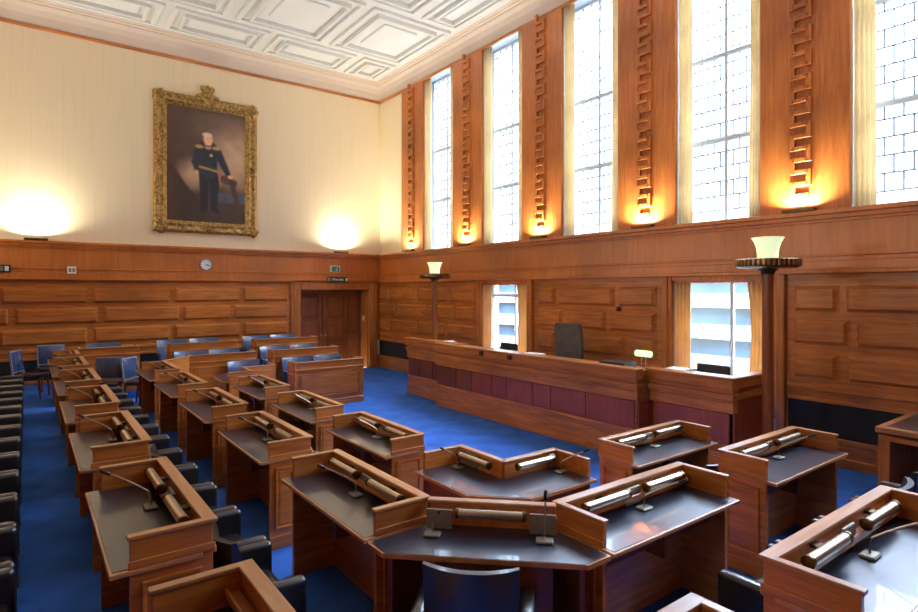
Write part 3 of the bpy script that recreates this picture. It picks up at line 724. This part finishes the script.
# ------------------------------------------------------------------ portrait
PX0, PX1, PZ0, PZ1, FW = 2.43, 4.89, 3.77, 7.20, .30
R = empty('portrait_painting', (0, 0, 0)); R.location = ((PX0+PX1)/2, WY, (PZ0+PZ1)/2); tag(R, 'large gilt-framed portrait of a standing officer on the cream wall', 'painting')
cx, cz = (PX0+PX1)/2, (PZ0+PZ1)/2; hx, hz = (PX1-PX0)/2, (PZ1-PZ0)/2
prof = [(0, 0), (0, .07), (.03, .10), (.07, .115), (.12, .09), (.16, .08), (.21, .10), (.24, .07), (.27, .06), (.30, .03)]
g = MB(); N = 40
def side(p0, p1, q0, q1):
    rows = []
    for i in range(N+1):
        t = i/N; rows.append([])
        for k, (o_, d_) in enumerate(prof):
            s = o_/FW
            a = Vector(p0).lerp(Vector(q0), s); c_ = Vector(p1).lerp(Vector(q1), s); p = a.lerp(c_, t)
            dd = d_
            if 1 < k < 7: dd += .022*noise.noise((p.x*9, 3.3, p.y*9))+.016*math.sin((p.x+p.y)*26)*(1 if k in (3, 4, 5) else .4)
            rows[-1].append(g.bm.verts.new((p.x, -dd, p.y)))
    for A, Bq in zip(rows, rows[1:]):
        for k in range(len(prof)-1): g.bm.faces.new((A[k], A[k+1], Bq[k+1], Bq[k]))
O = [(-hx, -hz), (hx, -hz), (hx, hz), (-hx, hz)]; I = [(-hx+FW, -hz+FW), (hx-FW, -hz+FW), (hx-FW, hz-FW), (-hx+FW, hz-FW)]
for i in range(4): side(O[i], O[(i+1) % 4], I[i], I[(i+1) % 4])
fr = g.build('frame', 'gold', R, True)
def rosette(x, z, r, name):
    g = MB()
    prof2 = [(0, .15), (r*.25, .15), (r*.35, .12), (r*.6, .14), (r*.85, .11), (r, .06)]
    n = 20; rings = []
    for rr, d in prof2:
        rings.append([g.bm.verts.new((x+rr*(1+.14*math.cos(5*2*PI*k/n))*math.cos(2*PI*k/n), -d, z+rr*(1+.14*math.cos(5*2*PI*k/n))*math.sin(2*PI*k/n))) for k in range(n)])
    for A, Bq in zip(rings, rings[1:]):
        for k in range(n): g.bm.faces.new((A[k], A[(k+1) % n], Bq[(k+1) % n], Bq[k]))
    g.build(name, 'gold', fr, True)
for sx in (-1, 1):
    for sz in (-1, 1): rosette(sx*(hx-.13), sz*(hz-.13), .17, 'corner_rosette')
rosette(-hx+.12, 0, .11, 'side_rosette'); rosette(hx-.12, 0, .11, 'side_rosette'); rosette(0, -hz+.12, .11, 'side_rosette')
g = MB()
for x, z, rx, rz in ((0, hz+.05, .22, .08), (0, hz+.16, .13, .10), (-.11, hz+.24, .07, .07), (.11, hz+.24, .07, .07), (0, hz+.26, .05, .07), (-.2, hz+.03, .09, .05), (.2, hz+.03, .09, .05)):
    vs = bmesh.ops.create_uvsphere(g.bm, u_segments=12, v_segments=8, radius=1, matrix=Matrix.Translation((x, -.06, z)) @ Matrix.Diagonal((rx, .05, rz, 1)))
g.build('crest', 'gold', R, True)
# canvas painted by formula
NX, NZ = 96, 150
cw, chh = hx-FW+.01, hz-FW+.01
def ss(a, b_, x): t = max(0, min(1, (x-a)/(b_-a))); return t*t*(3-2*t)
def mixc(c, d, t): return tuple(p*(1-t)+q*t for p, q in zip(c, d))
def ell(u, v, cu, cv, ru, rv, soft=.25): return 1-ss(1-soft, 1+soft, math.hypot((u-cu)/ru, (v-cv)/rv))
def seg(u, v, a, b_, r0, r1, soft=.012):
    ax, ay = a; bx_, by = b_; dx, dy = bx_-ax, (by-ay)
    t = max(0, min(1, ((u-ax)*dx+(v-ay)*dy)/(dx*dx+dy*dy))); d = math.hypot(u-ax-t*dx, v-ay-t*dy); r = r0+(r1-r0)*t
    return 1-ss(r-soft, r+soft, d)
def paint(u, v):
    """u across 0-1, v up 0-1.5"""
    U, V = u, v; n = noise.noise((u*3, v*3, 1.7)); n2 = noise.noise((u*9, v*9, 4.2))
    c = (.055, .030, .020)
    c = mixc(c, (.24, .15, .085), ss(.35, .9, u+.25*n)*ss(.35, .75, v)*(1-ss(1.05, 1.4, v+.15*n)))
    c = mixc(c, (.30, .20, .12), ell(u, v, .33, .62, .16, .16, .8)*.9)
    c = mixc(c, (.13, .085, .06), ell(u, v, .8, 1.25, .4, .22, .9)*.6)
    c = mixc(c, (.36, .25, .15), ell(u, v, .86, .88, .22, .28, .9)*.7)
    c = mixc(c, (.045, .06, .085), ss(.50, .62, u)*ss(.27, .30, v)*(1-ss(.40, .43, v)))
    c = mixc(c, (.035, .022, .016), 1-ss(.16, .27, v+.06*n))
    c = mixc(c, (.030, .018, .013), ss(0, .04, (.78-v)-u*1.35+.05*n+.05)*ss(.0, .06, .8-v))
    c = mixc(c, (.06, .032, .018), ss(.0, .25, .2-u)*.6)
    # plinth and cannon-like dark post at the sitter's elbow
    c = mixc(c, (.060, .034, .022), seg(u, v, (.72, .60), (.84, .56), .055, .05))
    c = mixc(c, (.045, .026, .018), seg(u, v, (.82, .55), (.90, .22), .032, .04))
    c = mixc(c, (.040, .025, .018), ell(u, v, .84, .20, .17, .07))
    # officer
    u, v = .505+(U-.51)*.90, .18+(V-.175)*.935
    navy, dk = (.014, .018, .030), (.010, .011, .016)
    for a, b_, r0, r1 in (((.46, .62), (.46, .20), .062, .040), ((.57, .62), (.575, .20), .062, .040), ((.46, .19), (.43, .165), .035, .022), ((.575, .19), (.62, .165), .035, .022)):
        c = mixc(c, dk, seg(u, v, a, b_, r0, r1))
    c = mixc(c, navy, seg(u, v, (.50, .93), (.51, .66), .115, .095))
    c = mixc(c, navy, seg(u, v, (.405, .92), (.36, .76), .05, .042)); c = mixc(c, navy, seg(u, v, (.36, .76), (.385, .66), .04, .035))
    c = mixc(c, navy, seg(u, v, (.61, .92), (.70, .72), .05, .042)); c = mixc(c, navy, seg(u, v, (.70, .72), (.745, .63), .038, .03))
    c = mixc(c, (.30, .19, .05), seg(u, v, (.41, .705), (.62, .665), .012, .012)*.9)
    c = mixc(c, (.28, .18, .05), ell(u, v, .405, .955, .045, .022)); c = mixc(c, (.28, .18, .05), ell(u, v, .60, .955, .045, .022))
    c = mixc(c, (.40, .22, .12), ell(u, v, .372, .63, .026, .03)); c = mixc(c, (.45, .25, .15), ell(u, v, .765, .615, .034, .024))
    c = mixc(c, (.32, .10, .06), seg(u, v, (.62, .66), (.655, .48), .010, .008)*.8)
    c = mixc(c, (.36, .27, .10), ell(u, v, .54, .86, .018, .02)*.8)
    c = mixc(c, (.30, .17, .11), seg(u, v, (.505, 1.0), (.505, .97), .035, .04)); c = mixc(c, (.06, .03, .02), ell(u, v, .505, .975, .05, .012))
    c = mixc(c, (.46, .25, .16), ell(u, v, .505, 1.055, .052, .072)); c = mixc(c, (.42, .36, .30), ell(u, v, .495, 1.112, .054, .028)*.85)
    c = mixc(c, (.20, .09, .06), ell(u, v, .50, 1.062, .006, .006)+ell(u, v, .53, 1.062, .006, .006)); c = mixc(c, (.26, .10, .08), ell(u, v, .52, 1.022, .016, .005))
    k = 1+.22*n2
    return tuple(max(0, x*k) for x in c)
g = MB(); vs = [[g.bm.verts.new((-cw+2*cw*i/NX, -.025, -chh+2*chh*j/NZ)) for i in range(NX+1)] for j in range(NZ+1)]
for j in range(NZ):
    for i in range(NX): g.bm.faces.new((vs[j][i], vs[j][i+1], vs[j+1][i+1], vs[j+1][i]))
mcan, nt, bs = new_mat('oil paint'); va = nt.nodes.new('ShaderNodeVertexColor'); va.layer_name = 'Col'; nt.links.new(va.outputs[0], bs.inputs['Base Color']); bs.inputs['Roughness'].default_value = .5
M['oil'] = mcan
can = g.build('canvas', 'oil', R)
ca = can.data.color_attributes.new('Col', 'FLOAT_COLOR', 'POINT')
for v in can.data.vertices:
    c = paint((v.co.x+cw)/(2*cw), 1.5*(v.co.z+chh)/(2*chh)); ca.data[v.index].color = (*[1.9*x for x in c], 1)
g = MB(); g.box(-.15, .15, -.06, -.045, -hz+.035, -hz+.085, .004); g.build('name_plate', 'brass', R)

# ------------------------------------------------------------------ small wall things
def wallbox(name, mat, x0, x1, z0, z1, d, label, cat, parent=None, off=.03):
    g = MB(); g.box(x0, x1, WY-off-d, WY-off, z0, z1, .006); o = g.build(name, mat, parent)
    if label: tag(o, label, cat)
    return o
c = empty('wall_clock', (3.62, WY-.03, 2.99)); tag(c, 'small round white clock on the wood frieze below the portrait', 'clock')
rotc = Matrix.Rotation(PI/2, 4, 'X')
g = MB(); g.lathe([(.155, 0), (.155, .03), (.140, .045), (.132, .045), (.13, .03)], 36); o = g.build('rim', 'plate', c, True); o.rotation_euler = (PI/2, 0, 0)
g = MB(); g.lathe([(.13, .0), (.13, .032), (0, .033)], 36); o = g.build('dial', 'white', c, True); o.rotation_euler = (PI/2, 0, 0)
for a, ln, nm in ((2.15, .07, 'hour_hand'), (1.9, .10, 'minute_hand')):
    g = MB(); g.box(-.006, .006, -.042, -.036, -.015, ln); o = g.build(nm, 'dark', c); o.rotation_euler = (0, a, 0)
g = MB()
for k in range(12): g.box(-.004, .004, -.040, -.034, .105, .122, mat=Matrix.Rotation(2*PI*k/12, 4, 'Y'))
g.build('hour_marking', 'dark', c)
o = wallbox('light_switch', 'white', .71, .88, 2.71, 2.87, .02, 'white square switch plate on the wood frieze of the portrait wall', 'switch', off=.092)
for x in (.76, .83): wallbox('rocker', 'plate', x-.025, x+.025, 2.745, 2.835, .026, None, None, o, .092)
o = wallbox('thermostat', 'dark', -.56, -.28, 2.72, 2.88, .03, 'dark-framed dial box on the frieze at the edge of the picture', 'gauge', off=.092)
wallbox('display', 'plate', -.53, -.40, 2.745, 2.855, .034, None, None, o, .092); wallbox('display', 'white', -.385, -.31, 2.745, 2.855, .034, None, None, o, .092)
def text_mesh(s, size, name, mat, parent, loc):
    cu = bpy.data.curves.new('t', 'FONT'); cu.body = s; cu.size = size; cu.align_x = 'CENTER'; cu.align_y = 'CENTER'; cu.extrude = .002
    to = bpy.data.objects.new('t', cu); COL.objects.link(to); dg = bpy.context.evaluated_depsgraph_get()
    me = bpy.data.meshes.new_from_object(to.evaluated_get(dg)); bpy.data.objects.remove(to)
    me.materials.clear(); me.materials.append(M[mat]); o = bpy.data.objects.new(name, me); COL.objects.link(o); o.parent = parent; o.location = loc; o.rotation_euler = (PI/2, 0, 0)
s = wallbox('exit_sign', 'white', 6.98, 7.30, 2.86, 3.05, .02, 'white and green running man exit sign above the door, upper of two', 'sign')
wallbox('green_field', 'green', 7.04, 7.285, 2.875, 3.035, .024, None, None, s)
g = MB()
yy0, yy1 = WY-.060, WY-.053
for p, q, t in (((7.20, 2.965), (7.185, 2.93), .022), ((7.185, 2.93), (7.165, 2.905), .014), ((7.165, 2.905), (7.145, 2.905), .012), ((7.185, 2.93), (7.21, 2.905), .014), ((7.21, 2.905), (7.215, 2.885), .012), ((7.20, 2.965), (7.17, 2.955), .010), ((7.20, 2.965), (7.23, 2.945), .010)):
    pv, qv = Vector(p), Vector(q); d = qv-pv
    g.box(0, d.length, yy0-WY, yy1-WY, -t/2, t/2, mat=Matrix.Translation((pv.x, WY, pv.y)) @ Matrix.Rotation(-math.atan2(d.y, d.x), 4, 'Y'))
g.box(7.195, 7.222, yy0, yy1, 2.985, 3.012, .006)
g.build('running_man', 'white', s)
s = wallbox('exit_sign', 'dark', 6.86, 7.50, 2.575, 2.725, .02, 'dark green lettered fire exit sign on the door lintel, lower of two', 'sign', off=.135)
wallbox('green_field', 'greendark', 6.95, 7.41, 2.595, 2.705, .024, None, None, s, .135); wallbox('sign_panel', 'white', 7.425, 7.485, 2.60, 2.70, .024, None, None, s, .135); wallbox('sign_panel', 'plate', 6.88, 6.94, 2.60, 2.70, .024, None, None, s, .135)
text_mesh('Fire exit', .10, 'lettering', 'white', s, (7.18, WY-.163, 2.65))
g = MB(); g.box(8.185, 8.21, WY+.17, WY+.27, 1.42, 1.56, .006); tag(g.build('wall_switch', 'white'), 'white switch on the jamb inside the door recess', 'switch')
g = MB(); g.tube([(WX-.03, 6.62, 2.0), (WX-.07, 6.62, 2.0), (WX-.085, 6.62, 2.0)], [.045, .045, .025], 14); tag(g.build('wall_sensor', 'dark', None, True), 'small round black sensor on the panelling above the tall grey chair', 'sensor')

# uplighters on the cap of the dado
def uplight(p, d, label, e, spread=150, tilt=.5):
    """d: unit vector from the wall into the room"""
    x, y, z = p; o = empty('uplighter', (x, y, z), math.atan2(d[1], d[0])); tag(o, label, 'wall lamp', 'uplighters on the dado ledge')
    g = MB(); g.box(-.055, .045, -.21, .21, 0, .05, .008); h = g.build('housing', 'bronze', o)
    g = MB(); g.box(-.045, .035, -.19, .19, .049, .053); g.build('lens', 'shadelens', o)
    L = bpy.data.lights.new('uplight', 'AREA'); L.shape = 'RECTANGLE'; L.size = .38; L.size_y = .08; L.energy = e; L.color = (1, .95, .76); L.spread = math.radians(spread)
    lo = bpy.data.objects.new('uplight', L); COL.objects.link(lo); lo.location = (x, y, z+.06)
    v = Vector((-d[0]*tilt*.5, -d[1]*tilt*.5, 1)).normalized()
    X = Vector((-d[1], d[0], 0)); Zc = -v; Yc = Zc.cross(X).normalized(); Xc = Yc.cross(Zc)
    lo.matrix_world = Matrix.Translation((x+.05*d[0], y+.05*d[1], z+.08)) @ Matrix((Xc, Yc, Zc)).transposed().to_4x4()
M['shadelens'] = plain('frosted lens', (.8, .8, .75), rough=.3, var=.02)
E_WALL, E_PIL, E_FILL = 62, 46, 52
for x, l in ((.15, 'dark uplighter on the portrait wall ledge, far from the door'), (7.30, 'dark uplighter on the portrait wall ledge above the door')):
    uplight((x, WY-.13, 3.42), (0, -1), l, E_WALL, 160, -.1)
for i, kc in enumerate(KC):
    uplight((WX-.135, kc, 3.42), (-1, 0), 'dark uplighter at the foot of the %s carved pilaster from the portrait wall' % ORD[i], E_PIL, 160, .3)
# added uplighters on the two unseen walls, fill light for the room
for i, y in enumerate((1, 4.5, 8, 11.5, 14.5)):
    uplight((XL+.10, y, 3.42), (1, 0), 'added fill uplighter on the unseen wall behind the outer row, %s from the near corner' % ORD[i], E_FILL, 150, -2.2)
for i, x in enumerate((-1, 2.5, 6)):
    uplight((x, YN+.10, 3.42), (0, 1), 'added fill uplighter on the unseen wall behind the viewer, %s from the side wall' % ORD[i], 8, 150, -.4)

# ------------------------------------------------------------------ sky, camera
w = bpy.data.worlds.new('sky'); scn.world = w; w.use_nodes = True; nt = w.node_tree; bg = nt.nodes['Background']
tc = nt.nodes.new('ShaderNodeTexCoord'); sp = nt.nodes.new('ShaderNodeSeparateXYZ'); nt.links.new(tc.outputs['Generated'], sp.inputs[0])
r = ramp(nt, [(.0, (.20, .21, .22)), (.26, (.235, .25, .275)), (.40, (.75, .92, 1.25)), (.64, (4.2, 5.0, 6.2))]); nt.links.new(sp.outputs['Z'], r.inputs[0]); nt.links.new(r.outputs[0], bg.inputs[0]); bg.inputs[1].default_value = 11.0
cam = bpy.data.cameras.new('camera'); cam.sensor_width = 36; cam.lens = 575/918*36; cam.shift_y = -16/918; cam.clip_start = .02
co = bpy.data.objects.new('camera', cam); COL.objects.link(co); co.location = (0, 0, 2.346); co.rotation_euler = (PI/2, 0, -math.atan2(.6004, .7997)); scn.camera = co
scn.view_settings.view_transform = 'Standard'; scn.view_settings.look = 'None'; scn.view_settings.exposure = 0.3; scn.view_settings.gamma = 1
scn.view_settings.use_curve_mapping = False
scn.cycles.use_denoising = True; scn.cycles.max_bounces = 8; scn.cycles.diffuse_bounces = 5; scn.cycles.transparent_max_bounces = 12
scn.cycles.sample_clamp_indirect = 6
